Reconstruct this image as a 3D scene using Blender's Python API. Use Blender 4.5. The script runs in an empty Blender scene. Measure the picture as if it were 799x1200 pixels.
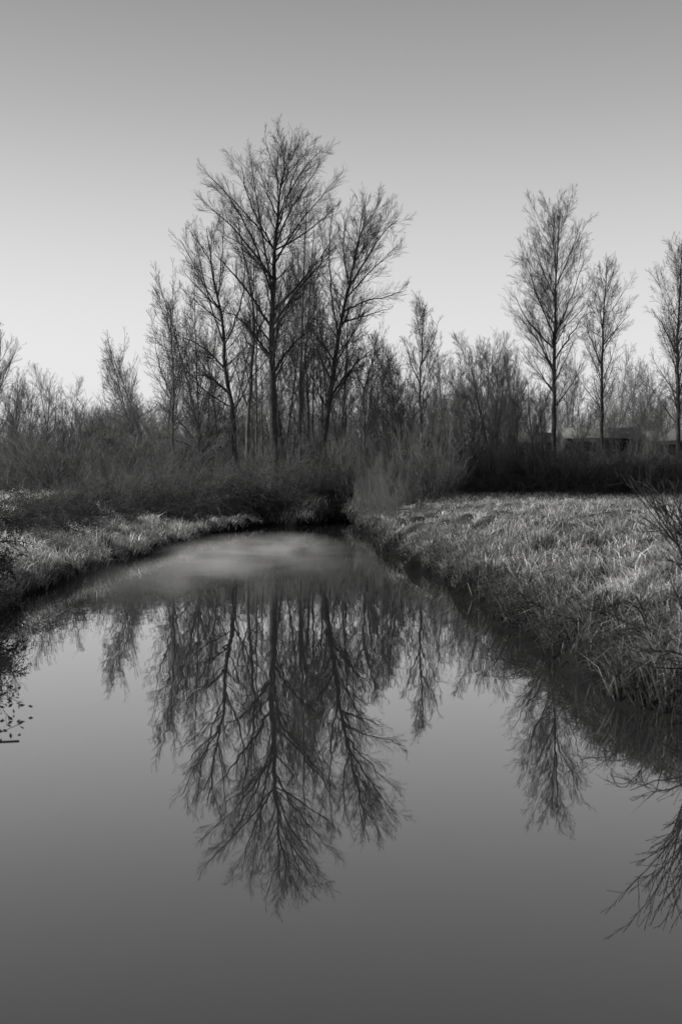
import bpy, math
import numpy as np
from mathutils import Vector
rng = np.random.default_rng(11)
C = bpy.context.scene.collection
F = 1667.0; CAMZ = 2.0; HY = 575.0
def px(x, y, d): return np.array([(x-400)/F*d, d, CAMZ+(HY-y)/F*d])

# ---------------------------------------------------------------- materials
def mat(name, lo, hi, scale=3.0, rough=0.9, translucent=0.0, detail=4.0, p0=0.35, p1=0.68, bump=0.0, wet=False, attr=False):
    m = bpy.data.materials.new(name); m.use_nodes = True
    nt = m.node_tree; N = nt.nodes; N.clear(); L = nt.links
    out = N.new('ShaderNodeOutputMaterial')
    geo = N.new('ShaderNodeNewGeometry')
    nz = N.new('ShaderNodeTexNoise'); nz.inputs['Scale'].default_value = scale; nz.inputs['Detail'].default_value = detail
    L.new(geo.outputs['Position'], nz.inputs['Vector'])
    rp = N.new('ShaderNodeValToRGB')
    rp.color_ramp.elements[0].position = p0; rp.color_ramp.elements[0].color = (lo, lo, lo, 1)
    rp.color_ramp.elements[1].position = p1; rp.color_ramp.elements[1].color = (hi, hi, hi, 1)
    L.new(nz.outputs['Fac'], rp.inputs['Fac'])
    col = rp.outputs['Color']
    def scaled(col, fac):
        mx = N.new('ShaderNodeVectorMath'); mx.operation = 'SCALE'
        L.new(col, mx.inputs[0]); L.new(fac, mx.inputs['Scale']); return mx.outputs[0]
    if wet:   # darker wet mud close to the water level
        sp = N.new('ShaderNodeSeparateXYZ'); L.new(geo.outputs['Position'], sp.inputs[0])
        mr = N.new('ShaderNodeMapRange'); mr.inputs['From Min'].default_value = 0.2; mr.inputs['From Max'].default_value = 0.9
        mr.inputs['To Min'].default_value = 0.15; mr.inputs['To Max'].default_value = 1.0
        L.new(sp.outputs['Z'], mr.inputs['Value']); col = scaled(col, mr.outputs['Result'])
    if attr:
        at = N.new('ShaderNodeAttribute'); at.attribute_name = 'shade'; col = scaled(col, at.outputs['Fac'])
    b = N.new('ShaderNodeBsdfPrincipled'); b.inputs['Roughness'].default_value = rough
    b.inputs['Specular IOR Level'].default_value = 0.2 if not (attr or wet) else 0.0
    L.new(col, b.inputs['Base Color'])
    if bump:
        bp = N.new('ShaderNodeBump'); bp.inputs['Strength'].default_value = bump; bp.inputs['Distance'].default_value = 0.1
        L.new(nz.outputs['Fac'], bp.inputs['Height']); L.new(bp.outputs['Normal'], b.inputs['Normal'])
    sh = b.outputs[0]
    if translucent:
        t = N.new('ShaderNodeBsdfTranslucent'); L.new(col, t.inputs['Color'])
        mi = N.new('ShaderNodeMixShader'); mi.inputs[0].default_value = translucent
        L.new(b.outputs[0], mi.inputs[1]); L.new(t.outputs[0], mi.inputs[2]); sh = mi.outputs[0]
    L.new(sh, out.inputs['Surface'])
    return m
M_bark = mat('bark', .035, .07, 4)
M_bark_mid_haze = mat('bark_mid_haze', .08, .145, 2)  # bark colour lightened to stand for thin haze at middle distance
M_bark_far_haze = mat('bark_far_haze', .17, .24, 1)  # paler still: distance haze painted into the bark and scrub colour
M_wood_far_haze = mat('far_wood_haze', .23, .32, .3)  # haze over the farthest trees put into their base colour
M_twig_dark = mat('dark_twigs', .025, .05, 5)
M_bramble = mat('bramble', .045, .16, 2.2, translucent=.15)
M_brush = mat('brush', .10, .19, 1.2)
M_grass = mat('dry_grass', .28, .76, 1.6, translucent=.3, detail=6, attr=True)
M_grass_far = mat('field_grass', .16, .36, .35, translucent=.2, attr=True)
M_ground = mat('soil', .035, .10, .9, detail=8, bump=.6, wet=True)
M_path = mat('gravel', .4, .5, 2)
M_wall = mat('siding', .03, .045, 1)
M_roof = mat('roofing', .13, .18, 1, rough=.9)
M_pane = mat('glass', .02, .03, 1, rough=.1)
M_trim = mat('trim', .05, .07, 1)
M_leaf = mat('leaf', .03, .08, 8, translucent=.2)

# ---------------------------------------------------------------- mesh helpers
def mesh_from(name, V, Q=None, T=None, m=None, parent=None, loc=(0,0,0), smooth=False, shade=None):
    me = bpy.data.meshes.new(name)
    V = np.asarray(V, dtype=np.float32).reshape(-1, 3)
    nq = 0 if Q is None else len(Q); ntr = 0 if T is None else len(T)
    me.vertices.add(len(V)); me.vertices.foreach_set('co', V.ravel())
    idx = []; st = []
    if nq: idx.append(np.asarray(Q).ravel()); st.append(np.arange(nq)*4)
    if ntr: idx.append(np.asarray(T).ravel()); st.append(np.arange(ntr)*3+nq*4)
    idx = np.concatenate(idx).astype(np.int32); st = np.concatenate(st).astype(np.int32)
    me.loops.add(len(idx)); me.loops.foreach_set('vertex_index', idx)
    me.polygons.add(len(st)); me.polygons.foreach_set('loop_start', st)
    if smooth: me.polygons.foreach_set('use_smooth', np.ones(len(st), dtype=bool))
    if shade is not None:
        a = me.attributes.new('shade', 'FLOAT', 'POINT'); a.data.foreach_set('value', np.asarray(shade, dtype=np.float32).ravel())
    me.update(calc_edges=True)
    if m: me.materials.append(m)
    o = bpy.data.objects.new(name, me); C.objects.link(o); o.location = loc
    if parent: o.parent = parent
    return o
def nrm(a): return a/np.maximum(np.linalg.norm(a, axis=-1, keepdims=True), 1e-9)
def tubes(P, R, k=3):
    m, n, _ = P.shape
    T = np.empty_like(P); T[:, 1:-1] = P[:, 2:]-P[:, :-2]; T[:, 0] = P[:, 1]-P[:, 0]; T[:, -1] = P[:, -1]-P[:, -2]
    T = nrm(T)
    ref = np.where(np.abs(T[:, :1, 2:3]) > .9, np.array([1., 0, 0]), np.array([0, 0, 1.]))
    ref = np.broadcast_to(ref, T.shape)
    A = nrm(np.cross(T, ref)); B = np.cross(T, A)
    an = np.arange(k)*2*np.pi/k
    V = P[:, :, None]+R[:, :, None, None]*(np.cos(an)[None, None, :, None]*A[:, :, None]+np.sin(an)[None, None, :, None]*B[:, :, None])
    ids = np.arange(m*n*k).reshape(m, n, k)
    a = ids[:, :-1]; b = ids[:, 1:]
    Q = np.stack([a, np.roll(a, -1, 2), np.roll(b, -1, 2), b], -1).reshape(-1, 4)
    return V.reshape(-1, 3), Q
def join(parts):
    Vs = []; Qs = []; o = 0
    for V, Q in parts:
        Vs.append(V); Qs.append(Q+o); o += len(V)
    return np.concatenate(Vs), np.concatenate(Qs)
def grow(p, d, L, r, n, jit, up, rmin=.006, taper=.8):
    m = len(p); P = np.empty((m, n+1, 3)); P[:, 0] = p; d = nrm(d)
    for i in range(n):
        d = nrm(d+jit*rng.normal(size=(m, 3))+np.array([0, 0, up]))
        P[:, i+1] = P[:, i]+d*(L/n)[:, None]
    s = np.linspace(0, 1, n+1)[None]
    R = np.maximum(r[:, None]*(1-taper*s), rmin)
    return P, R
def kids(P, R, L, c, t0, t1, ang, ratio, tap=.5, rr=.55, angj=.2, shape=None):
    m, n, _ = P.shape
    t = t0+(t1-t0)*((np.arange(c)[None]+rng.random((m, c)))/c)
    u = t*(n-1); i = np.minimum(u.astype(int), n-2); f = (u-i)[..., None]
    mi = np.arange(m)[:, None]
    pos = P[mi, i]*(1-f)+P[mi, i+1]*f
    tan = nrm(P[mi, i+1]-P[mi, i]); r = R[mi, i]*(1-f[..., 0])+R[mi, i+1]*f[..., 0]
    rv = rng.normal(size=tan.shape); perp = nrm(rv-(rv*tan).sum(-1, keepdims=True)*tan)
    a = ang+angj*rng.normal(size=t.shape)
    d = np.cos(a)[..., None]*tan+np.sin(a)[..., None]*perp
    s_ = (t-t0)/(t1-t0+1e-6)
    fac = (1-tap*s_) if shape is None else shape(s_)
    LL = L[:, None]*ratio*fac*rng.uniform(.7, 1.25, t.shape)
    return pos.reshape(-1, 3), d.reshape(-1, 3), LL.ravel(), (r*rr).ravel()
oval = lambda s: .35+.75*np.sin(np.pi*np.clip(s*.8+.14, 0, 1))
def length(P): return np.linalg.norm(np.diff(P, axis=1), axis=2).sum(1)
def resample(pts, n):
    pts = np.asarray(pts, float); s = np.r_[0, np.cumsum(np.linalg.norm(np.diff(pts, axis=0), axis=1))]
    q = np.linspace(0, s[-1], n)
    P = np.stack([np.interp(q, s, pts[:, k]) for k in range(3)], 1)
    for _ in range(2): P[1:-1] = .25*P[:-2]+.5*P[1:-1]+.25*P[2:]
    return P
def empty(name, loc, label, cat, group=None):
    o = bpy.data.objects.new(name, None); C.objects.link(o); o.location = loc
    o['label'] = label; o['category'] = cat
    if group: o['group'] = group
    return o
def tag(o, label=None, cat=None, group=None, kind=None):
    if label: o['label'] = label
    if cat: o['category'] = cat
    if group: o['group'] = group
    if kind: o['kind'] = kind
    return o

# ---------------------------------------------------------------- terrain
YL = np.array([-60, 0, 12, 20, 23, 29, 45, 64, 75, 84, 2000]); XL = np.array([-9, -6.6, -5.4, -5.3, -5.5, -6.1, -5.9, -5.6, -5.0, -4.2, -4.2])
YR = np.array([-60, 5, 12, 15, 19, 29, 44, 60, 74, 84, 2000]); XR = np.array([9, 3.4, 2.9, 2.7, 2.5, 2.3, 1.6, 1.4, 1.2, .9, .9])
def wob(x, y, s, seed):
    r = np.random.default_rng(seed); z = 0
    for i in range(7):
        a = r.random()*6.28; k = s*(.6+1.2*r.random()); z = z+np.sin(k*(x*np.cos(a)+y*np.sin(a))+r.random()*6.28)
    return z/7
def edge_l(y): return np.interp(y, YL, XL)+.35*wob(y*0, y, 1.1, 3)+.3*wob(y*0, y, 4, 4)
def edge_r(y): return np.interp(y, YR, XR)+.6*wob(y*0, y, .9, 5)+.6*wob(y*0, y, 2.6, 6)+.3*wob(y*0, y, 9, 16)
def height(x, y):
    xl = edge_l(y); xr = edge_r(y)
    end = 80+3.0*wob(x, y*0, 1.6, 8)+1.2*wob(x, y*0, 5, 9)+13*np.exp(-((x+.2)/.95)**2)
    dl = xl-x; dr = x-xr; de = (y-end)*.6; db = -40-y
    d = np.maximum(np.maximum(dl, dr), np.maximum(de, db))
    inside = np.maximum(-1.0, d*2.5)
    zl = np.interp(dl, [0, .2, 1.2, 3, 4.5, 7, 12, 400], [0, .2, .42, .8, 1.2, 1.5, 1.65, 2.2])
    zr = np.interp(dr, [0, .12, .5, 1.2, 3, 6, 14, 400], [0, .2, .42, .66, 1.0, 1.25, 1.3, 1.4])
    ze = np.interp(np.maximum(de, db), [0, 1, 4, 9, 400], [0, .4, 1.1, 1.4, 1.9])
    z = np.where(dl > dr, zl, zr); z = np.where(np.maximum(de, db) > np.maximum(dl, dr), ze, z)
    b = .28*wob(x, y, 4.0, 11)+.3*wob(x, y, 1.3, 12)+.12*wob(x, y, 9, 13)
    z = z+b*np.clip(d*1.2, 0, 1)*np.clip(1.3-y/80, .3, 1)
    z = z+.5*np.maximum(0, wob(x, y, 3.5, 15))*np.clip(d*3, 0, 1)*np.exp(-np.maximum(d, 0)/1.5)
    z = z+np.clip((y-95)/60, 0, 1)*.6
    return np.where(d < 0, inside, z)
def axis(a, b, step, far):
    c = np.arange(a, b+1e-6, step); g = []; v = step; p = b
    while p < far: v *= 1.25; p += v; g.append(p)
    h = []; v = step; p = a
    while p > -far: v *= 1.25; p -= v; h.append(p)
    return np.r_[h[::-1], c, g]
xs = axis(-16, 18, .12, 1500); ys = axis(6, 104, .2, 1500)
X, Y = np.meshgrid(xs, ys); Z = height(X, Y)
nx, ny = len(xs), len(ys); ids = np.arange(nx*ny).reshape(ny, nx)
Q = np.stack([ids[:-1, :-1], ids[:-1, 1:], ids[1:, 1:], ids[1:, :-1]], -1).reshape(-1, 4)
g = mesh_from('ground', np.stack([X, Y, Z], -1), Q, m=M_ground, smooth=True); g['kind'] = 'structure'

# water
def water_mat():
    m = bpy.data.materials.new('water'); m.use_nodes = True; nt = m.node_tree; N = nt.nodes; N.clear(); L = nt.links
    out = N.new('ShaderNodeOutputMaterial'); geo = N.new('ShaderNodeNewGeometry')
    mp = N.new('ShaderNodeMapping'); mp.inputs['Scale'].default_value = (1.6, .5, 1); L.new(geo.outputs['Position'], mp.inputs['Vector'])
    nz = N.new('ShaderNodeTexNoise'); nz.inputs['Scale'].default_value = 1.2; nz.inputs['Detail'].default_value = 2; L.new(mp.outputs[0], nz.inputs['Vector'])
    bp = N.new('ShaderNodeBump'); bp.inputs['Strength'].default_value = .05; bp.inputs['Distance'].default_value = .04
    L.new(nz.outputs['Fac'], bp.inputs['Height'])
    gl = N.new('ShaderNodeBsdfGlossy'); gl.inputs['Roughness'].default_value = .01; gl.inputs['Color'].default_value = (.97, .97, .97, 1); L.new(bp.outputs[0], gl.inputs['Normal'])
    df = N.new('ShaderNodeBsdfDiffuse'); df.inputs['Color'].default_value = (.03, .03, .03, 1)
    fr = N.new('ShaderNodeFresnel'); fr.inputs['IOR'].default_value = 1.9
    mi = N.new('ShaderNodeMixShader'); L.new(fr.outputs[0], mi.inputs[0]); L.new(df.outputs[0], mi.inputs[1]); L.new(gl.outputs[0], mi.inputs[2])
    L.new(mi.outputs[0], out.inputs['Surface']); return m
w = mesh_from('water', [(-18, -45, 0), (16, -45, 0), (16, 104, 0), (-18, 104, 0)], [(0, 1, 2, 3)], m=water_mat()); w['kind'] = 'structure'

# path on the left field
pxs = np.linspace(-60, -12.5, 60); V = []
for x in pxs:
    for yy in (57, 59.5): V.append((x, yy+.02*(x+12), float(height(np.array(x), np.array(yy)))+.18))
Qp = [(2*i, 2*i+2, 2*i+3, 2*i+1) for i in range(59)]
p = mesh_from('path', V, Qp, m=M_path); p['kind'] = 'structure'
def gz(x, y): return float(height(np.array(float(x)), np.array(float(y))))

# ---------------------------------------------------------------- grass
def tussocks(name, cx, cy, nb, h, wd, m, label, spread=.16, shade=None, lean=1.1):
    n = len(cx); N_ = n*nb
    sp = spread if np.ndim(spread) == 0 else np.repeat(spread, nb)
    bx = np.repeat(cx, nb)+rng.normal(size=N_)*sp; by = np.repeat(cy, nb)+rng.normal(size=N_)*sp
    if shade is None: shade = rng.uniform(.4, 1.25, n)
    ok = height(bx, by) > .03
    bx = bx[ok]; by = by[ok]; bz = height(bx, by)-.02
    H = np.repeat(h, nb)[ok]*rng.uniform(.45, 1.25, len(bx)); W = np.repeat(wd, nb)[ok]
    S = np.repeat(shade, nb)[ok]*rng.uniform(.6, 1.3, len(bx))
    ccx = np.repeat(cx, nb)[ok]; ccy = np.repeat(cy, nb)[ok]
    wind = np.repeat(rng.random(n)*6.28, nb)[ok]
    la = np.where(rng.random(len(bx)) < .5, np.arctan2(by-ccy, bx-ccx), wind)+rng.normal(size=len(bx))*.8
    ln = rng.uniform(.15, lean, len(bx))*H
    ld = np.stack([np.cos(la), np.sin(la), la*0], 1)
    ta = rng.random(len(bx))*np.pi; sd = np.stack([np.cos(ta), np.sin(ta), ta*0], 1)*W[:, None]
    B = np.stack([bx, by, bz], 1); up = np.array([0, 0, 1.])
    mid = B+up*(H*.62)[:, None]+ld*(ln*.35)[:, None]
    tip = B+up*(H*rng.uniform(.2, 1.0, len(H)))[:, None]+ld*ln[:, None]
    V = np.stack([B-sd, B+sd, mid-sd*.7, mid+sd*.7, tip], 1)
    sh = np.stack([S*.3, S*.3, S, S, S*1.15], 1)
    k = np.arange(len(bx))*5
    Q = np.stack([k, k+1, k+3, k+2], 1); T = np.stack([k+2, k+3, k+4], 1)
    o = mesh_from(name, V, Q, T, m, shade=sh); tag(o, label, 'grass', kind='stuff'); return o
def scatter(n, d0, d1, side, wmax=.34, pw=1.0):
    d = d0*(d1/d0)**(rng.random(n)**pw)
    if side > 0:
        a = edge_r(d); b = np.maximum(wmax*d, a+2)
    else:
        b = edge_l(d); a = np.minimum(-wmax*d, b-2)
    x = a+(b-a)*rng.random(n)**(.8 if side > 0 else 1); return x, d
x, d = scatter(14000, 9.5, 84, 1, pw=.85)
gate = wob(x, d, 5.0, 41)+.6*wob(x, d, 1.2, 42)+rng.normal(size=len(x))*.08
k = gate > .04; x = x[k]; d = d[k]
n = 2200; de_ = 9.5*(84/9.5)**rng.random(n); xe = edge_r(de_)+rng.uniform(.03, .7, n)
k = wob(xe, de_, 4.2, 43) > -.05; xe = xe[k]; de_ = de_[k]
x = np.r_[x, xe]; d = np.r_[d, de_]
cl = .5+.5*wob(x, d, 2.2, 21); cl2 = .5+.5*wob(x, d, 6, 22)
dr_ = x-edge_r(d)
hh = .08+.95*(cl*cl2)**1.6+.16*rng.random(len(x))**2+.14*np.exp(-dr_/.4)*rng.random(len(x))*2
sd_ = np.clip(np.exp(rng.normal(size=len(x))*.55)*(.35+1.0*cl2), .1, 1.7)
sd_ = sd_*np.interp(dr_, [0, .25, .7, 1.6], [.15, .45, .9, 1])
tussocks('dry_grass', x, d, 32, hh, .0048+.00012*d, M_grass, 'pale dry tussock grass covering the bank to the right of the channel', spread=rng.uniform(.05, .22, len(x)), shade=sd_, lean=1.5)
x, d = scatter(8500, 15, 84, -1, pw=.8)
k = (x > np.interp(d, YL, XL)-4.5) | (rng.random(len(x)) < .5); x = x[k]; d = d[k]
k = wob(x, d, 3.2, 45)+rng.normal(size=len(x))*.1 > -.1; x = x[k]; d = d[k]
cl = .5+.5*wob(x, d, 3, 31); dl_ = edge_l(d)-x
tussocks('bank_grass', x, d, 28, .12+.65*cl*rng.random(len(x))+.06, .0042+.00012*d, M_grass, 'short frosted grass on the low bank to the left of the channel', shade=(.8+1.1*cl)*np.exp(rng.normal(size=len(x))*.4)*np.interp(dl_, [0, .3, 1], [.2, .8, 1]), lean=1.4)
n = 5500; d = rng.uniform(80, 135, n); x = rng.uniform(-.3, .3, n)*d
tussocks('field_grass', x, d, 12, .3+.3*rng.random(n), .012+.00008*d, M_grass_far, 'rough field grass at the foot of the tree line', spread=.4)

# ---------------------------------------------------------------- trees
def thin(a, full):
    p, dd, l, r = a; k = rng.random(len(l)) < l/full
    if not k.any(): k[:] = True
    return p[k], dd[k], l[k], r[k]
def twig_levels(P, R, L, c2, c3, c4, r2=.38, up=.04, t0=.1, rmin=.0062, tap=.4):
    parts = []
    p, dd, l, r = kids(P, R, L, c2, t0, .98, .58, r2, tap=tap, rr=.38)
    P2, R2 = grow(p, dd, l, r, 7, .032, up, rmin*1.15); parts.append(tubes(P2, R2))
    p, dd, l, r = thin(kids(P2, R2, l, c3, .12, .95, .48, .52, tap=.45, rr=.5), .9)
    P3, R3 = grow(p, dd, l, r, 4, .03, up, rmin*.85); parts.append(tubes(P3, R3))
    if c4:
        p, dd, l, r = thin(kids(P3, R3, l, c4, .15, .9, .44, .58, tap=.4, rr=.5), .5)
        P4, R4 = grow(p, dd, l*1.1, r, 2, .025, up, rmin*.65); parts.append(tubes(P4, R4))
    return parts
def hero_tree(d, trunk, limbs, r0, label, auto=14, auto_t0=.3, auto_ratio=.2, c=(11, 7, 3), m=M_bark, name='cottonwood_tree', rtop=.022, group=None, auto_ang=.8, up=.04, auto_up=.06, shape=None):
    base = px(trunk[0][0], trunk[0][1], d)
    bz = gz(base[0], d); base[2] = bz-.1
    root = empty(name, tuple(base), label, 'tree', group)
    def conv(pts, yo):
        pts = np.array([px(a, b, d) for a, b in pts]); n = len(pts)
        s = np.linspace(0, 1, n); pts[:, 1] += yo*s; return pts-base
    tp = conv(trunk, 0); tp[0] = (0, 0, 0)
    P0 = resample(tp, 24); s = np.linspace(0, 1, 24)
    P0[2:-1] += rng.normal(size=(21, 3))*.03
    R0 = r0*(1-s)**.9+rtop; R0[0] *= 1.5; R0[1] *= 1.12
    V, Q = tubes(P0[None], R0[None], 10); mesh_from('trunk', V, Q, m=m, parent=root, smooth=True)
    L0 = length(P0[None])
    PS = []; RS = []
    for lb in limbs:
        q = conv(lb, 0)
        ln = np.linalg.norm(q[-1]-q[0]); yo = rng.uniform(-.45, .45)*ln
        zi = np.argmin(np.abs(P0[:, 2]-q[0, 2])); sh = P0[zi]-q[0]
        q = q+sh*np.linspace(1, 0, len(q))[:, None]; q[:, 1] += yo*np.linspace(0, 1, len(q))
        P = resample(q, 13); P[2:-1] += rng.normal(size=(10, 3))*.03
        rb = R0[zi]*.48
        PS.append(P); RS.append(rb*(1-np.linspace(0, 1, 13))**.8+.012)
    p, dd, l, r = kids(P0[None], R0[None], L0, auto, auto_t0, .97, auto_ang, auto_ratio, tap=.6, rr=.34, shape=shape)
    Pa, Ra = grow(p, dd, l, r, 12, .03, auto_up, .011)
    for i in range(len(Pa)): PS.append(Pa[i]); RS.append(Ra[i])
    PS = np.array(PS); RS = np.array(RS)
    for i in range(len(PS)):
        V, Q = tubes(PS[i:i+1], RS[i:i+1], 6); mesh_from('limb', V, Q, m=m, parent=root, smooth=True)
    LS = length(PS)
    parts = twig_levels(PS, RS, np.clip(LS, 2.5, 7.5), *c, up=up)
    parts += twig_levels(P0[None][:, 12:], R0[None][:, 12:]*.4, L0*.22, 14, c[1], c[2], r2=.35, up=up)
    V, Q = join(parts); mesh_from('crown', V, Q, m=m, parent=root)
    return root

hero_tree(100, [(322,562),(321,480),(319,400),(321,330),(324,270),(329,225),(334,192),(337,166)],
  [[(320,345),(305,300),(285,255),(266,228),(242,207)], [(322,300),(302,262),(288,225),(284,192)], [(325,262),(342,225),(362,198),(380,180)],
   [(322,320),(345,275),(368,244),(388,214)], [(329,225),(318,192),(313,168)], [(332,200),(346,176),(356,160)], [(319,390),(345,350),(368,322),(392,298)],
   [(320,380),(300,350),(278,325),(252,300)], [(319,430),(300,400),(282,378),(258,358)], [(320,440),(338,410),(362,388)], [(322,280),(335,240),(346,204),(354,172)],
   [(321,340),(312,290),(304,240),(298,200)], [(322,300),(335,265),(356,232),(376,198)], [(322,300),(300,268),(276,238),(256,216)], [(326,260),(312,225),(302,192)],
   [(322,330),(300,300),(274,270),(246,246)], [(323,300),(350,282),(374,260),(390,240)], [(321,360),(350,330),(376,300),(394,274)], [(328,235),(326,205),(326,168)], [(330,215),(345,190),(368,168)]],
  .31, 'tallest bare cottonwood in the middle of the tree line, rising above all others', auto=26, auto_ratio=.22, c=(15, 12, 6))
hero_tree(101, [(276,558),(275,500),(270,455),(262,428),(264,390),(256,350),(248,305),(243,268)],
  [[(262,428),(245,410),(228,400),(210,395)], [(264,400),(285,360),(291,315),(287,276)], [(258,360),(238,330),(224,300),(213,284)], [(256,350),(262,300),(265,264),(262,248)],
   [(248,310),(233,283),(224,262)], [(270,455),(248,440),(228,436)], [(262,380),(240,362),(214,338)], [(264,400),(250,360),(236,310),(232,276)], [(260,365),(235,340),(214,318)]],
  .2, 'bare cottonwood with a crooked trunk left of the tallest tree', auto=22, c=(13, 11, 6), auto_ratio=.25)
hero_tree(103, [(289,555),(291,500),(295,440),(299,390),(296,340),(286,295),(279,254)],
  [[(297,410),(312,370),(318,330)], [(298,350),(300,300),(296,262)], [(292,480),(280,440),(268,410)]],
  .17, 'straight bare cottonwood close between the crooked tree and the tallest tree', auto=18, c=(10, 9, 5), m=M_bark_mid_haze)
hero_tree(103, [(376,552),(380,510),(388,460),(396,400),(403,360),(413,320),(422,280),(429,250)],
  [[(398,390),(390,350),(386,300),(391,262)], [(403,360),(430,350),(452,348),(476,342)], [(405,350),(430,322),(447,308),(466,290)], [(415,310),(438,282),(452,260),(460,244)],
   [(410,330),(402,290),(405,258),(412,240)], [(386,470),(405,440),(422,422),(442,404)], [(392,430),(374,402),(362,380)], [(410,335),(432,300),(448,276),(464,264)], [(400,380),(425,372),(452,364)], [(413,320),(420,280),(440,250),(447,234)], [(420,290),(424,260),(430,232)]],
  .25, 'bare cottonwood leaning to the right of the tallest tree', auto=26, c=(15, 12, 6), auto_ratio=.24)
hero_tree(106, [(352,555),(352,480),(354,400),(356,320),(358,270),(361,226)],
  [[(354,400),(340,360),(336,320)], [(355,360),(375,320),(384,285)]], .14, 'slim bare cottonwood just behind and right of the tallest trunk', auto=26, auto_ratio=.18, c=(9, 9, 5), m=M_bark_mid_haze)
hero_tree(102, [(427,555),(427,500),(426,460),(434,430),(444,402)],
  [[(426,460),(415,435),(404,412)], [(430,445),(446,430),(460,418)]], .12, 'short bare tree with a low forked crown right of the leaning cottonwood', auto=22, c=(10, 10, 6), m=M_bark_mid_haze, auto_ratio=.28)
hero_tree(104, [(493,552),(494,500),(492,450),(495,405),(497,362)],
  [[(493,450),(480,420),(475,394)], [(494,430),(509,400),(515,374)]], .12, 'bare tree with a narrow oval crown standing alone between the big group and the thicket', auto=32, auto_ratio=.22, c=(10, 10, 6), m=M_bark_mid_haze, shape=oval, auto_ang=.55)
hero_tree(106, [(204,550),(203,500),(204,450),(202,405),(201,364)],
  [[(203,470),(186,430),(180,390)], [(203,450),(219,410),(228,376)]], .12, 'narrow bare tree left of the big group, above the willow scrub', auto=32, auto_ratio=.23, c=(10, 10, 6), m=M_bark_mid_haze, shape=oval, auto_ang=.55)
hero_tree(101, [(236,556),(238,530),(234,505),(226,480),(222,455)],
  [[(237,530),(215,500),(198,480),(184,470)], [(236,520),(256,490),(268,462),(276,446)], [(234,505),(240,470),(248,444)], [(236,525),(208,515),(188,510)], [(237,530),(262,505),(280,490)], [(237,535),(225,490),(208,452)]],
  .14, 'low spreading willow left of the crooked cottonwood', auto=16, c=(13, 11, 5), name='willow_tree', auto_ratio=.36, m=M_bark_mid_haze)
hero_tree(131, [(649,535),(649,480),(649,420),(650,360),(652,302),(655,254)],
  [[(649,440),(630,400),(614,376),(602,362)], [(649,430),(668,395),(682,368)], [(650,400),(625,350),(612,304)], [(650,390),(672,340),(685,300)], [(650,360),(634,312),(627,272)], [(651,340),(668,296),(676,266)], [(650,410),(615,375),(600,346)], [(651,330),(646,290),(644,258)]], .24, 'tall bare tree with an egg shaped crown above the farm buildings', auto=52, auto_t0=.28, auto_ratio=.24, c=(11, 10, 6), auto_ang=.6, auto_up=.035, shape=oval)
hero_tree(130, [(706,530),(705,480),(705,420),(707,360),(711,312)],
  [[(705,410),(725,385),(742,366)], [(705,430),(692,395),(688,368)]], .18, 'thinner bare tree right of the egg shaped tree', auto=40, auto_t0=.33, auto_ratio=.2, c=(10, 10, 6), auto_ang=.6, auto_up=.035, shape=oval)
hero_tree(128, [(795,530),(794,470),(793,400),(796,345),(798,294)],
  [[(793,420),(775,380),(762,362)], [(793,400),(812,370),(822,355)]], .22, 'tall bare tree cut by the right edge of the photo', auto=52, auto_t0=.28, auto_ratio=.24, c=(11, 10, 6), auto_ang=.62, auto_up=.035, shape=oval)
hero_tree(110, [(-6,560),(-4,510),(-2,450),(0,420),(3,396)],
  [[(-3,470),(8,440),(20,418)]], .18, 'bare tree at the left edge of the photo, tallest on that side', auto=36, auto_t0=.25, auto_ratio=.28, c=(10, 10, 6), m=M_bark_mid_haze, shape=oval)

def slim_proto(H, n1, ang, ratio, c2, c3, c4, t0=.25, jt=.04):
    p = np.zeros((1, 3)); P0, R0 = grow(p, np.array([[rng.normal()*.08, rng.normal()*.08, 1.]]), np.array([H]), np.array([H*.009]), 14, jt, .04, .016, .85)
    a, dd, l, r = kids(P0, R0, np.array([H]), n1, t0, .97, ang, ratio, rr=.38, shape=oval)
    P1, R1 = grow(a, dd, l, r, 7, .045, .05, .009)
    crown = [tubes(P1, R1)]+twig_levels(P1, R1, l, c2, c3, c4, r2=.45, rmin=.007, tap=.4)
    return tubes(P0, R0, 6), join(crown)
def put_proto(name, pr, m, label, cat, group, pn=('trunk', 'crown')):
    root = empty(name, (0, 0, 0), label, cat, group)
    for n_, (V, Q) in zip(pn, pr): mesh_from(n_, V, Q, m=m, parent=root)
    return root
def dup(root, loc, rz, sc, label=None, group=None):
    r = root.copy(); C.objects.link(r); r.location = loc; r.rotation_euler = (0, 0, rz); r.scale = sc
    if label: r['label'] = label
    if group: r['group'] = group
    for ch in root.children:
        c = ch.copy(); C.objects.link(c); c.parent = r
    return r
used = set()
def place(root, loc, rz, sc, label=None, group=None):
    if root.name not in used:
        used.add(root.name); root.location = loc; root.rotation_euler = (0, 0, rz); root.scale = sc
        if label: root['label'] = label
        if group: root['group'] = group
        return root
    return dup(root, loc, rz, sc, label, group)
PR = [slim_proto(12, 30, .55, .2, 7, 7, 5, .3), slim_proto(12, 26, .45, .24, 8, 7, 5, .35), slim_proto(12, 30, .65, .17, 7, 7, 5, .25), slim_proto(12, 20, .5, .3, 9, 8, 5, .22, .07), slim_proto(12, 24, .5, .25, 8, 8, 5, .25, .06)]
def bg_set(m, label, group, name='alder_tree'):
    return [put_proto(name, pr, m, label, 'tree', group) for pr in PR]
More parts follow.
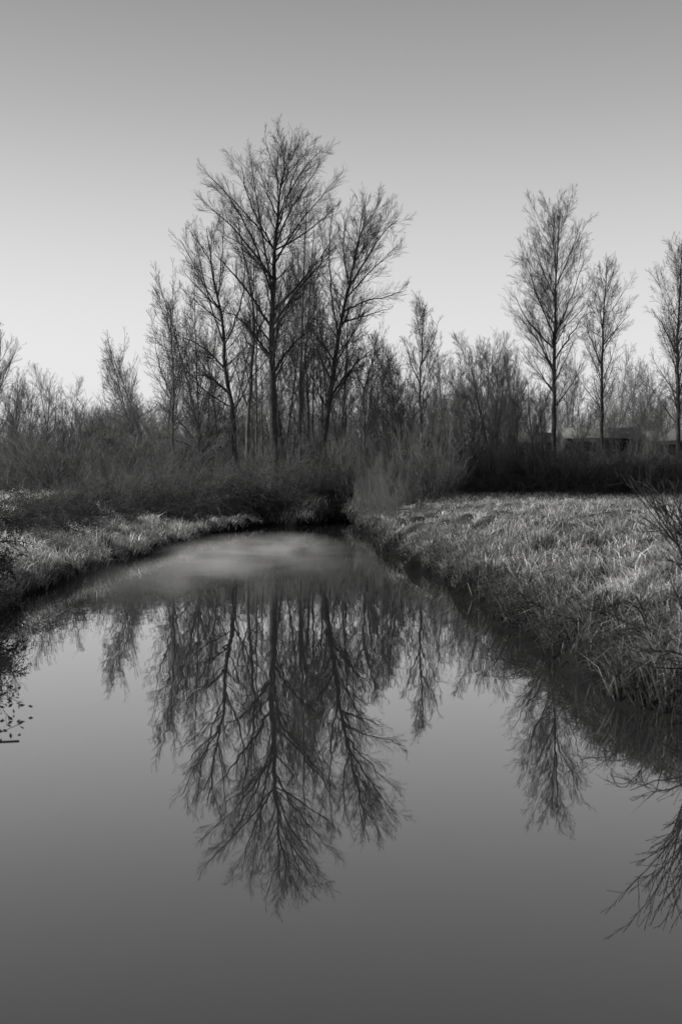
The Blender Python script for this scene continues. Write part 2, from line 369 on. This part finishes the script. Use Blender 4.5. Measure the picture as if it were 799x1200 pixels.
def bg_trees(st, lst, wf=1.0):
    for i, (x, top, d) in enumerate(lst):
        X_ = (x-400)/F*d; z = gz(X_, d)-.1; H = CAMZ+(HY-top)/F*d-z
        s = H/12.7; w = s*wf*(rng.uniform(.85, 1.3) if H < 14 else rng.uniform(.75, 1.0))
        place(st[rng.integers(0, 5) if i >= 5 else i], (X_, d, z), rng.random()*6.28, (w, w, s))
bg_trees(bg_set(M_bark_mid_haze, 'bare tree of the loose stand near the left edge', 'bare trees of the stand near the left edge'),
  [(22, 430, 112), (36, 436, 114), (50, 434, 110), (66, 432, 113), (80, 462, 116), (8, 445, 120), (58, 450, 122), (-14, 430, 116), (29, 445, 118), (43, 448, 117), (73, 446, 119), (15, 452, 115)], .85)
bg_trees(bg_set(M_bark_far_haze, 'bare tree of the misty wood left of the big group', 'bare trees of the misty left wood'),
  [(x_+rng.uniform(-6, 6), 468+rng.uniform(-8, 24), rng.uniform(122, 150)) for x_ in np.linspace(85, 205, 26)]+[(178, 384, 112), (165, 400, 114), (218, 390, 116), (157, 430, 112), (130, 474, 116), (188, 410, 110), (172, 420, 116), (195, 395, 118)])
bg_trees(bg_set(M_bark_mid_haze, 'slim bare tree standing among the big cottonwoods', 'slim trees among the big cottonwoods'),
  [(x_, t_, rng.uniform(105, 120)) for x_, t_ in [(228, 325), (244, 305), (303, 290), (312, 340), (333, 300), (345, 250), (362, 270), (368, 305), (382, 325), (396, 310), (410, 375), (341, 390), (310, 410), (283, 400), (419, 400), (436, 420), (455, 405), (470, 402), (372, 365), (392, 400), (250, 380), (480, 445), (350, 340), (265, 340), (444, 430), (462, 430), (297, 420), (335, 430), (405, 390), (386, 365), (366, 430), (428, 370), (448, 415), (474, 425), (238, 360)]], .85)
bg_trees(bg_set(M_bark_mid_haze, 'thin bare alder of the thicket between the narrow oval tree and the farm buildings', 'thin alders of the right thicket'),
  [(x_, t_, rng.uniform(112, 136)) for x_, t_ in [(508, 414), (519, 436), (527, 401), (538, 426), (547, 404), (553, 396), (563, 432), (570, 398), (577, 406), (588, 428), (594, 400), (603, 446), (610, 432), (573, 446), (628, 436), (600, 411), (585, 394), (514, 451), (532, 416), (556, 441), (618, 448), (543, 456), (566, 416), (581, 441), (523, 426), (637, 451), (502, 445), (549, 440), (591, 450), (607, 455)]], .8)
bg_trees(bg_set(M_bark_far_haze, 'pale bare tree behind the two tall trees over the farm buildings', 'pale trees behind the farm buildings'),
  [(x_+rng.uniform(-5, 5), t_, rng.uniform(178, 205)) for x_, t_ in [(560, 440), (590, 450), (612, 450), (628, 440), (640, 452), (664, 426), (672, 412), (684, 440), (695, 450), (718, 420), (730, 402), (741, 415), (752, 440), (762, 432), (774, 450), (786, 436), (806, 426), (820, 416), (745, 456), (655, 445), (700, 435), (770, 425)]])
bg_trees(bg_set(M_bark_mid_haze, 'small bare tree standing in front of the farm buildings', 'small trees in front of the farm buildings', 'young_tree'),
  [(x_, t_, rng.uniform(122, 145)) for x_, t_ in [(622, 480), (668, 465), (690, 475), (735, 460), (763, 472), (786, 465), (810, 470), (606, 476), (676, 480), (699, 470), (748, 474), (640, 476), (728, 478), (780, 476), (718, 480), (756, 466), (683, 486), (742, 484), (771, 482), (662, 478)]], .85)

# far wood as one mass
small = [slim_proto(12, 18, .6, .28, 6, 5, 3, .1) for _ in range(4)]
parts = []
for i in range(420):
    V0, Q0 = join(small[i % 4]); d = rng.uniform(190, 330); x = rng.uniform(-.33, .33)*d
    pxx = 400+x/d*F
    top = np.interp(pxx, [-50, 0, 100, 150, 300, 480, 560, 700, 850], [462, 462, 474, 468, 450, 446, 450, 462, 450])+rng.uniform(0, 36)**1.05
    z = gz(x, d); H = CAMZ+(HY-top)/F*d-z; s = H/12.8; a = rng.random()*6.28; ca, sa = math.cos(a), math.sin(a); w = s*1.35
    V = np.stack([(V0[:, 0]*ca-V0[:, 1]*sa)*w+x, (V0[:, 0]*sa+V0[:, 1]*ca)*w+d, V0[:, 2]*s+z], 1); parts.append((V, Q0))
V, Q = join(parts); o = mesh_from('distant_wood', V, Q, m=M_wood_far_haze); tag(o, 'pale misty bare wood far behind the tree line', 'wood', kind='stuff')

# ---------------------------------------------------------------- shrubs
def shrub_proto(H, n, spread, c2, c3, up=.05, r=.012, leaves=0, jit=.1, rmin=.005, lsz=1.0):
    a = rng.random(n)*6.28; e = spread*np.sqrt(rng.random(n))
    dd = np.stack([np.cos(a)*np.sin(e), np.sin(a)*np.sin(e), np.cos(e)], 1)
    p = np.stack([np.cos(a), np.sin(a), a*0], 1)*.2*H*rng.random(n)[:, None]
    L = H*rng.uniform(.6, 1.1, n)
    P, R = grow(p, dd, L, np.full(n, r*H), 9, jit, up, rmin)
    stems = tubes(P, R, 4)
    p, dd, l, r_ = kids(P, R, L, c2, .12, .98, .6, .4, tap=.4); P2, R2 = grow(p, dd, l, r_, 4, .1, up, rmin)
    p, dd, l, r_ = kids(P2, R2, l, c3, .1, .98, .55, .55, tap=.3); P3, R3 = grow(p, dd, l, r_, 2, .1, up, rmin*.8)
    tw = join([tubes(P2, R2), tubes(P3, R3)])
    lv = None
    if leaves:
        pts = P3.reshape(-1, 3); c = pts[rng.integers(0, len(pts), leaves)]+rng.normal(size=(leaves, 3))*.04
        u = nrm(rng.normal(size=(leaves, 3))); v = nrm(np.cross(u, rng.normal(size=(leaves, 3)))); s = rng.uniform(.012, .032, leaves)[:, None]*lsz
        Vl = np.stack([c-u*s, c-v*s*.5, c+u*s, c+v*s*.5], 1).reshape(-1, 3); lv = (Vl, np.arange(leaves*4).reshape(-1, 4))
    return stems, tw, lv
def put_shrub(name, pr, m, label, group, ml=None):
    root = empty(name, (0, 0, 0), label, 'bush', group)
    mesh_from('stems', *pr[0], m=m, parent=root); mesh_from('twigs', *pr[1], m=m, parent=root)
    if pr[2]: mesh_from('leaves', *pr[2], m=ml or M_leaf, parent=root)
    return root
SP = [shrub_proto(3, 22, .75, 8, 6, rmin=.0055, r=.008) for _ in range(2)]+[shrub_proto(3, 28, 1.0, 7, 6, rmin=.0055, r=.008), shrub_proto(3, 14, .6, 10, 7, rmin=.0055, jit=.14, r=.009)]
BR = [shrub_proto(1.7, 60, 1.25, 8, 5, up=-.16, leaves=8000, r=.007) for _ in range(3)]
def shrubs(kind, m, name, label, group, lst, w=1.0, hmin=.6, ml=None):
    pr = SP if kind == 's' else BR; H0 = 2.7 if kind == 's' else 1.15
    roots = [put_shrub(name, q, m, label, group, ml) for q in pr]
    for i, (x, top, d) in enumerate(lst):
        X_ = (x-400)/F*d; z = gz(X_, d)-.05; H = max(CAMZ+(HY-top)/F*d-z, hmin); s = H/H0; ww = s*w*rng.uniform(.85, 1.25)
        if kind == 'b': ww = np.clip(ww, .5, 1.6)
        place(roots[i % len(pr)], (X_, d, z), rng.random()*6.28, (ww, ww, s))
R_ = rng.uniform
shrubs('s', M_brush, 'twiggy_shrub', 'twiggy bare shrub at the foot of the tree line', 'bare shrubs along the foot of the tree line',
  [(x_+R_(-6, 6), R_(510, 550), R_(94, 112)) for x_ in np.linspace(130, 520, 48)], .95)
shrubs('s', M_brush, 'tall_shrub', 'tall bare shrub tangled under the trees', 'tall bare shrubs tangled under the trees',
  [(x_+R_(-8, 8), R_(475, 530), R_(112, 130)) for x_ in np.linspace(140, 600, 38)], .7)
shrubs('s', M_bark_far_haze, 'scrub_bush', 'pale scrub bush under the misty left wood', 'pale scrub under the left wood',
  [(x_+R_(-8, 8), R_(500, 548), R_(104, 135)) for x_ in np.linspace(-20, 215, 38)], 1.3)
shrubs('s', M_brush, 'hedge_shrub', 'bare hedge shrub below the farm buildings', 'bare hedge shrubs below the farm buildings',
  [(x_+R_(-8, 8), R_(518, 548), R_(114, 130)) for x_ in np.linspace(500, 830, 36)], 1.0)
shrubs('b', M_bramble, 'hedge_bush', 'low dark bush at the foot of the hedge below the farm buildings', 'low dark bushes below the farm buildings',
  [(x_+R_(-6, 6), R_(538, 560), R_(112, 118)) for x_ in np.linspace(500, 830, 40)], 1.3)
shrubs('b', M_bramble, 'bramble_bush', 'dark bramble mound on the left bank beside the far water', 'dark brambles on the left bank',
  [(344, 568, 90), (330, 562, 88), (312, 558, 86), (294, 556, 85), (278, 560, 84), (262, 556, 84), (246, 558, 82), (234, 562, 78), (222, 566, 75), (208, 568, 71), (194, 570, 69), (174, 570, 65), (146, 572, 60), (120, 577, 55), (90, 580, 50), (60, 581, 45), (30, 580, 40), (-4, 578, 36), (52, 576, 47), (-14, 576, 41), (80, 577, 53),
   (160, 562, 72), (200, 558, 84), (30, 562, 92), (60, 561, 94), (90, 562, 92), (0, 563, 90), (125, 560, 90), (150, 558, 92), (134, 568, 64), (106, 573, 61), (180, 562, 78), (222, 556, 84)], 1.1, hmin=1.0)
shrubs('s', M_brush, 'bank_shrub', 'bare twiggy shrub growing among the left bank brambles', 'bare shrubs among the left bank brambles',
  [(135, 546, 64), (160, 538, 68), (185, 543, 72), (210, 540, 78), (250, 544, 86), (290, 546, 90), (112, 556, 62), (325, 552, 92), (150, 556, 60), (230, 550, 80), (62, 568, 46), (88, 566, 52)], .95)
shrubs('s', M_brush, 'corner_shrub', 'wispy bare shrub at the far right corner of the water', 'wispy bare shrubs at the far corner of the water',
  [(430, 570, 78), (442, 558, 80), (456, 566, 74), (470, 560, 84), (428, 554, 92), (450, 578, 68), (485, 566, 86), (436, 542, 92), (376, 562, 98), (366, 564, 98), (452, 540, 94), (405, 554, 104), (478, 552, 94), (463, 592, 58), (444, 572, 72), (446, 548, 86)], .7)

# near leafless shrub on the right bank
def near_shrub():
    n = 64; base = np.array([4.05, 14.0, 0]); base[2] = gz(base[0], base[1])-.05
    root = empty('willow_shrub', tuple(base), 'bare arching willow shrub leaning over the near right bank', 'bush')
    p = rng.normal(size=(n, 3))*[.3, .6, 0]
    dd = np.stack([rng.normal(size=n)*.38-.42, rng.normal(size=n)*.35, rng.uniform(1.0, 1.7, n)], 1)
    L = rng.uniform(.7, 1.85, n); P, R = grow(p, dd, L, np.full(n, .013), 12, .04, -.01, .004)
    for i in range(n): V, Q = tubes(P[i:i+1], R[i:i+1], 5); mesh_from('stem', V, Q, m=M_twig_dark, parent=root)
    p, dd, l, r = kids(P, R, L, 9, .2, .97, .4, .32); P2, R2 = grow(p, dd, l, r, 5, .045, .01, .0034)
    p, dd, l, r = kids(P2, R2, l, 3, .2, .95, .4, .45); P3, R3 = grow(p, dd, l, r, 2, .045, .01, .0028)
    V, Q = join([tubes(P2, R2), tubes(P3, R3)]); mesh_from('twigs', V, Q, m=M_twig_dark, parent=root)
near_shrub()
# near dark leafy bushes at the left edge
def left_bush(x, y, s, label):
    st, tw, lv = shrub_proto(1.7, 80, 1.2, 9, 5, up=-.08, leaves=11000, r=.007, lsz=1.1)
    root = put_shrub('leafy_bush', (st, tw, lv), M_twig_dark, label, None); root.location = (x, y, gz(x, y)-.05); root.scale = (s*.8, s*.8, s)
left_bush(-5.5, 18.5, .85, 'dark leafy bush overhanging the water at the left edge, nearest on that side')
left_bush(-6.6, 22.5, 1.1, 'dark leafy bush second from the front on the left bank')
left_bush(-7.7, 27, 1.1, 'dark leafy bush third from the front on the left bank')
# low dipping branch and a floating stick
P, R = grow(np.array([[-4.3, 13.0, .5]]), np.array([[.9, -.1, -.2]]), np.array([1.5]), np.array([.01]), 12, .06, -.02, .003)
br = empty('dipping_branch', (-4.3, 13.0, .5), 'dark leafy branch dipping towards the water at the left edge', 'branch')
P = P-np.array([-4.3, 13.0, .5]); V, Q = tubes(P, R, 5); mesh_from('stem', V, Q, m=M_twig_dark, parent=br)
pts = P[0][rng.integers(3, 13, 90)]; c = pts+rng.normal(size=(90, 3))*.06; u = nrm(rng.normal(size=(90, 3))); v = nrm(np.cross(u, rng.normal(size=(90, 3))))
mesh_from('leaves', np.stack([c-u*.03, c-v*.015, c+u*.03, c+v*.015], 1).reshape(-1, 3), np.arange(360).reshape(-1, 4), m=M_leaf, parent=br)
P, R = grow(np.array([[-3.15, 11.2, .02]]), np.array([[1, .1, 0.]]), np.array([.6]), np.array([.024]), 8, .03, 0, .01)
P[:, :, 2] = 0
V, Q = tubes(P, R, 8); o = mesh_from('stick', V, Q, m=M_twig_dark, smooth=True); tag(o, 'short dark stick floating at the left edge', 'stick')

# bare root tangles at the foot of the near right bank
for x, y, s, lab in [(3.35, 12.6, .42, 'dark root tangle at the foot of the right bank, nearest to the viewer'), (3.2, 14.4, .36, 'dark root tangle second from the front on the right bank'),
      (3.0, 16.6, .34, 'dark root tangle third from the front on the right bank'), (2.9, 19.5, .3, 'small dark root tangle on the right bank, farthest of the four')]:
    st, tw, _ = shrub_proto(1.7, 34, 1.5, 7, 4, up=-.14, r=.014, jit=.2)
    x = float(edge_r(np.array(y)))+.3
    root = empty('root_tangle', (x, y, gz(x, y)), lab, 'roots'); root.scale = (s*1.5, s*1.5, s*1.2)
    mesh_from('stems', *st, m=M_twig_dark, parent=root); mesh_from('twigs', *tw, m=M_twig_dark, parent=root)

# ---------------------------------------------------------------- farm buildings
def box(x0, x1, y0, y1, z0, z1):
    V = np.array([(x, y, z) for z in (z0, z1) for y in (y0, y1) for x in (x0, x1)], float)
    return V, np.array([(0, 2, 3, 1), (4, 5, 7, 6), (0, 1, 5, 4), (2, 6, 7, 3), (0, 4, 6, 2), (1, 3, 7, 5)])
def house(xa, xb, ytop, yeave, d, label, nwin, name='farm_building', depth=7, chim=False):
    A = px(xa, yeave, d); B = px(xb, yeave, d); zt = px(xa, ytop, d)[2]; W = B[0]-A[0]
    z0 = gz((A[0]+B[0])/2, d)-.3; ze = A[2]-z0; zr = zt-z0
    root = empty(name, ((A[0]+B[0])/2, d, z0), label, 'building'); h = W/2
    V, Q = box(-h, h, 0, depth, 0, ze)
    V2 = np.array([(-h, 0, ze), (-h, depth, ze), (-h, depth/2, zr-.1), (h, 0, ze), (h, depth, ze), (h, depth/2, zr-.1)])
    me = mesh_from('wall', np.r_[V, V2], Q, np.array([(8, 10, 9), (11, 12, 13)]), m=M_wall, parent=root)
    e = .4; sl = (zr-ze)/(depth/2); th = .12
    Vr = []
    for (y, z) in ((-e, ze-e*sl), (depth/2, zr), (depth+e, ze-e*sl)):
        for xx in (-h-e, h+e): Vr += [(xx, y, z+.02), (xx, y, z+th+.02)]
    Qr = [(1, 3, 7, 5), (5, 7, 11, 9), (0, 4, 6, 2), (4, 8, 10, 6), (0, 2, 3, 1), (8, 9, 11, 10), (0, 1, 5, 4), (4, 5, 9, 8), (2, 6, 7, 3), (6, 10, 11, 7)]
    rf = mesh_from('roof', Vr, Qr, m=M_roof, parent=root)
    if chim: mesh_from('chimney', *box(h*.3, h*.3+.7, depth*.3, depth*.3+.7, ze, zr+.9), m=M_wall, parent=rf)
    for i in range(nwin):
        xc = -h+W*(i+.5)/nwin
        if i == nwin//2:
            dr = mesh_from('door', *box(xc-.5, xc+.5, -.05, .03, max(ze-2.4, .2), ze-.3), m=M_pane, parent=root)
            mesh_from('handle', *box(xc+.32, xc+.4, -.1, -.05, ze-1.4, ze-1.3), m=M_trim, parent=dr); continue
        f = mesh_from('window', *box(xc-.75, xc+.75, -.06, .03, ze-1.6, ze-.45), m=M_trim, parent=root)
        mesh_from('pane', *box(xc-.65, xc+.65, -.08, -.05, ze-1.5, ze-.55), m=M_pane, parent=f)
house(664, 752, 501, 513, 165, 'long low farm building with a grey roof between the two tall right trees', 5)
house(764, 840, 504, 516, 158, 'low farm building at the right edge of the photo, under the cut off tree', 5)
house(585, 650, 507, 518, 160, 'smaller low farm building left of the egg shaped tree', 4, chim=True)

# ---------------------------------------------------------------- mist: soft streaks lying on the water
def mist():
    m = bpy.data.materials.new('mist'); m.use_nodes = True; nt = m.node_tree; N = nt.nodes; N.clear(); L = nt.links
    out = N.new('ShaderNodeOutputMaterial'); tc = N.new('ShaderNodeTexCoord'); geo = N.new('ShaderNodeNewGeometry')
    def math_(op, a, b=None, clamp=False):
        k = N.new('ShaderNodeMath'); k.operation = op; k.use_clamp = clamp
        for i, v in enumerate((a, b)):
            if v is None: continue
            if isinstance(v, (int, float)): k.inputs[i].default_value = v
            else: L.new(v, k.inputs[i])
        return k.outputs[0]
    ln = N.new('ShaderNodeVectorMath'); ln.operation = 'LENGTH'; L.new(tc.outputs['Object'], ln.inputs[0])
    fall = math_('POWER', math_('SUBTRACT', 1.0, ln.outputs['Value'], True), 1.8)
    mp = N.new('ShaderNodeMapping'); mp.inputs['Scale'].default_value = (.42, .2, .6); mp.inputs['Location'].default_value = (5.1, 2.2, 0); mp.inputs['Rotation'].default_value = (0, 0, .45); L.new(geo.outputs['Position'], mp.inputs['Vector'])
    nz = N.new('ShaderNodeTexNoise'); nz.inputs['Scale'].default_value = 1.0; nz.inputs['Detail'].default_value = 5; nz.inputs['Distortion'].default_value = 1.2; L.new(mp.outputs[0], nz.inputs['Vector'])
    mr = N.new('ShaderNodeMapRange'); mr.inputs['From Min'].default_value = .40; mr.inputs['From Max'].default_value = .66; mr.inputs['To Min'].default_value = .03; mr.inputs['To Max'].default_value = 1; L.new(nz.outputs['Fac'], mr.inputs['Value'])
    den = math_('MULTIPLY', math_('MULTIPLY', fall, mr.outputs[0]), .5)
    vs = N.new('ShaderNodeVolumeScatter'); vs.inputs['Anisotropy'].default_value = 0; vs.inputs['Color'].default_value = (1, 1, 1, 1)
    L.new(den, vs.inputs['Density']); L.new(vs.outputs[0], out.inputs['Volume'])
    nu, nv = 32, 9
    u = np.linspace(0, 2*np.pi, nu, endpoint=False); v = np.linspace(.03, np.pi/2-.02, nv)
    U, W_ = np.meshgrid(u, v)
    V = np.stack([np.cos(W_)*np.cos(U), np.cos(W_)*np.sin(U), np.sin(W_)], -1).reshape(-1, 3); ids = np.arange(nu*nv).reshape(nv, nu)
    q = np.stack([ids[:-1], np.roll(ids, -1, 1)[:-1], np.roll(ids, -1, 1)[1:], ids[1:]], -1).reshape(-1, 4)
    me = bpy.data.meshes.new('mist')
    faces = [tuple(map(int, f)) for f in q]+[tuple(int(i) for i in ids[0][::-1])]+[tuple(int(i) for i in ids[-1])]
    me.from_pydata([tuple(map(float, a)) for a in V], [], faces); me.update(); me.materials.append(m)
    o = bpy.data.objects.new('mist', me); C.objects.link(o); o.location = (-3.2, 44, 0.004); o.scale = (4.6, 26, .36)
    tag(o, 'thin white mist drifting low over the far water', 'mist', kind='stuff')
mist()

# ---------------------------------------------------------------- light, sky, camera
EL = math.radians(25); AZ = math.radians(-90)
sund = np.array([math.sin(AZ)*math.cos(EL), math.cos(AZ)*math.cos(EL), math.sin(EL)])
s = bpy.data.lights.new('sun', 'SUN'); s.energy = 4.6; s.angle = math.radians(.5); s.color = (1, .985, .96)
so = bpy.data.objects.new('sun', s); C.objects.link(so); so.rotation_euler = Vector(sund).to_track_quat('Z', 'Y').to_euler()
W = bpy.data.worlds.new('World'); bpy.context.scene.world = W; W.use_nodes = True; nt = W.node_tree; N = nt.nodes; L = nt.links; N.clear()
out = N.new('ShaderNodeOutputWorld'); bg = N.new('ShaderNodeBackground'); sky = N.new('ShaderNodeTexSky'); sky.sky_type = 'NISHITA'; sky.sun_disc = False
sky.sun_elevation = EL; sky.sun_rotation = AZ; sky.air_density = 1; sky.dust_density = 1.5
bw = N.new('ShaderNodeRGBToBW'); L.new(sky.outputs[0], bw.inputs[0])
pw = N.new('ShaderNodeMath'); pw.operation = 'POWER'; pw.inputs[1].default_value = .5; L.new(bw.outputs[0], pw.inputs[0])
tc = N.new('ShaderNodeTexCoord'); sp = N.new('ShaderNodeSeparateXYZ'); L.new(tc.outputs['Generated'], sp.inputs[0])
rp = N.new('ShaderNodeValToRGB'); cr = rp.color_ramp; cr.interpolation = 'B_SPLINE'; L.new(sp.outputs['Z'], rp.inputs['Fac'])
cr.elements[0].position = 0; cr.elements[0].color = (.74, .74, .74, 1); cr.elements[1].position = .44; cr.elements[1].color = (.22, .22, .22, 1)
e = cr.elements.new(.12); e.color = (.86, .86, .86, 1)
e = cr.elements.new(.26); e.color = (.54, .54, .54, 1)
mu = N.new('ShaderNodeMath'); mu.operation = 'MULTIPLY'; L.new(pw.outputs[0], mu.inputs[0]); L.new(rp.outputs[0], mu.inputs[1])
gn = N.new('ShaderNodeMath'); gn.operation = 'MULTIPLY'; gn.inputs[1].default_value = 3.85; L.new(mu.outputs[0], gn.inputs[0])
L.new(gn.outputs[0], bg.inputs['Color']); bg.inputs['Strength'].default_value = .13; L.new(bg.outputs[0], out.inputs['Surface'])
cd = bpy.data.cameras.new('camera'); co = bpy.data.objects.new('camera', cd); C.objects.link(co); bpy.context.scene.camera = co
cd.sensor_fit = 'VERTICAL'; cd.sensor_height = 36; cd.lens = 50; cd.clip_end = 5000; cd.clip_start = .1
co.location = (0, 0, CAMZ); co.rotation_euler = (math.pi/2-math.atan(25/F), 0, 0)
cd.dof.use_dof = True; cd.dof.focus_distance = 95; cd.dof.aperture_fstop = 4
vs = bpy.context.scene.view_settings; vs.view_transform = 'Standard'; vs.look = 'None'; vs.exposure = 0
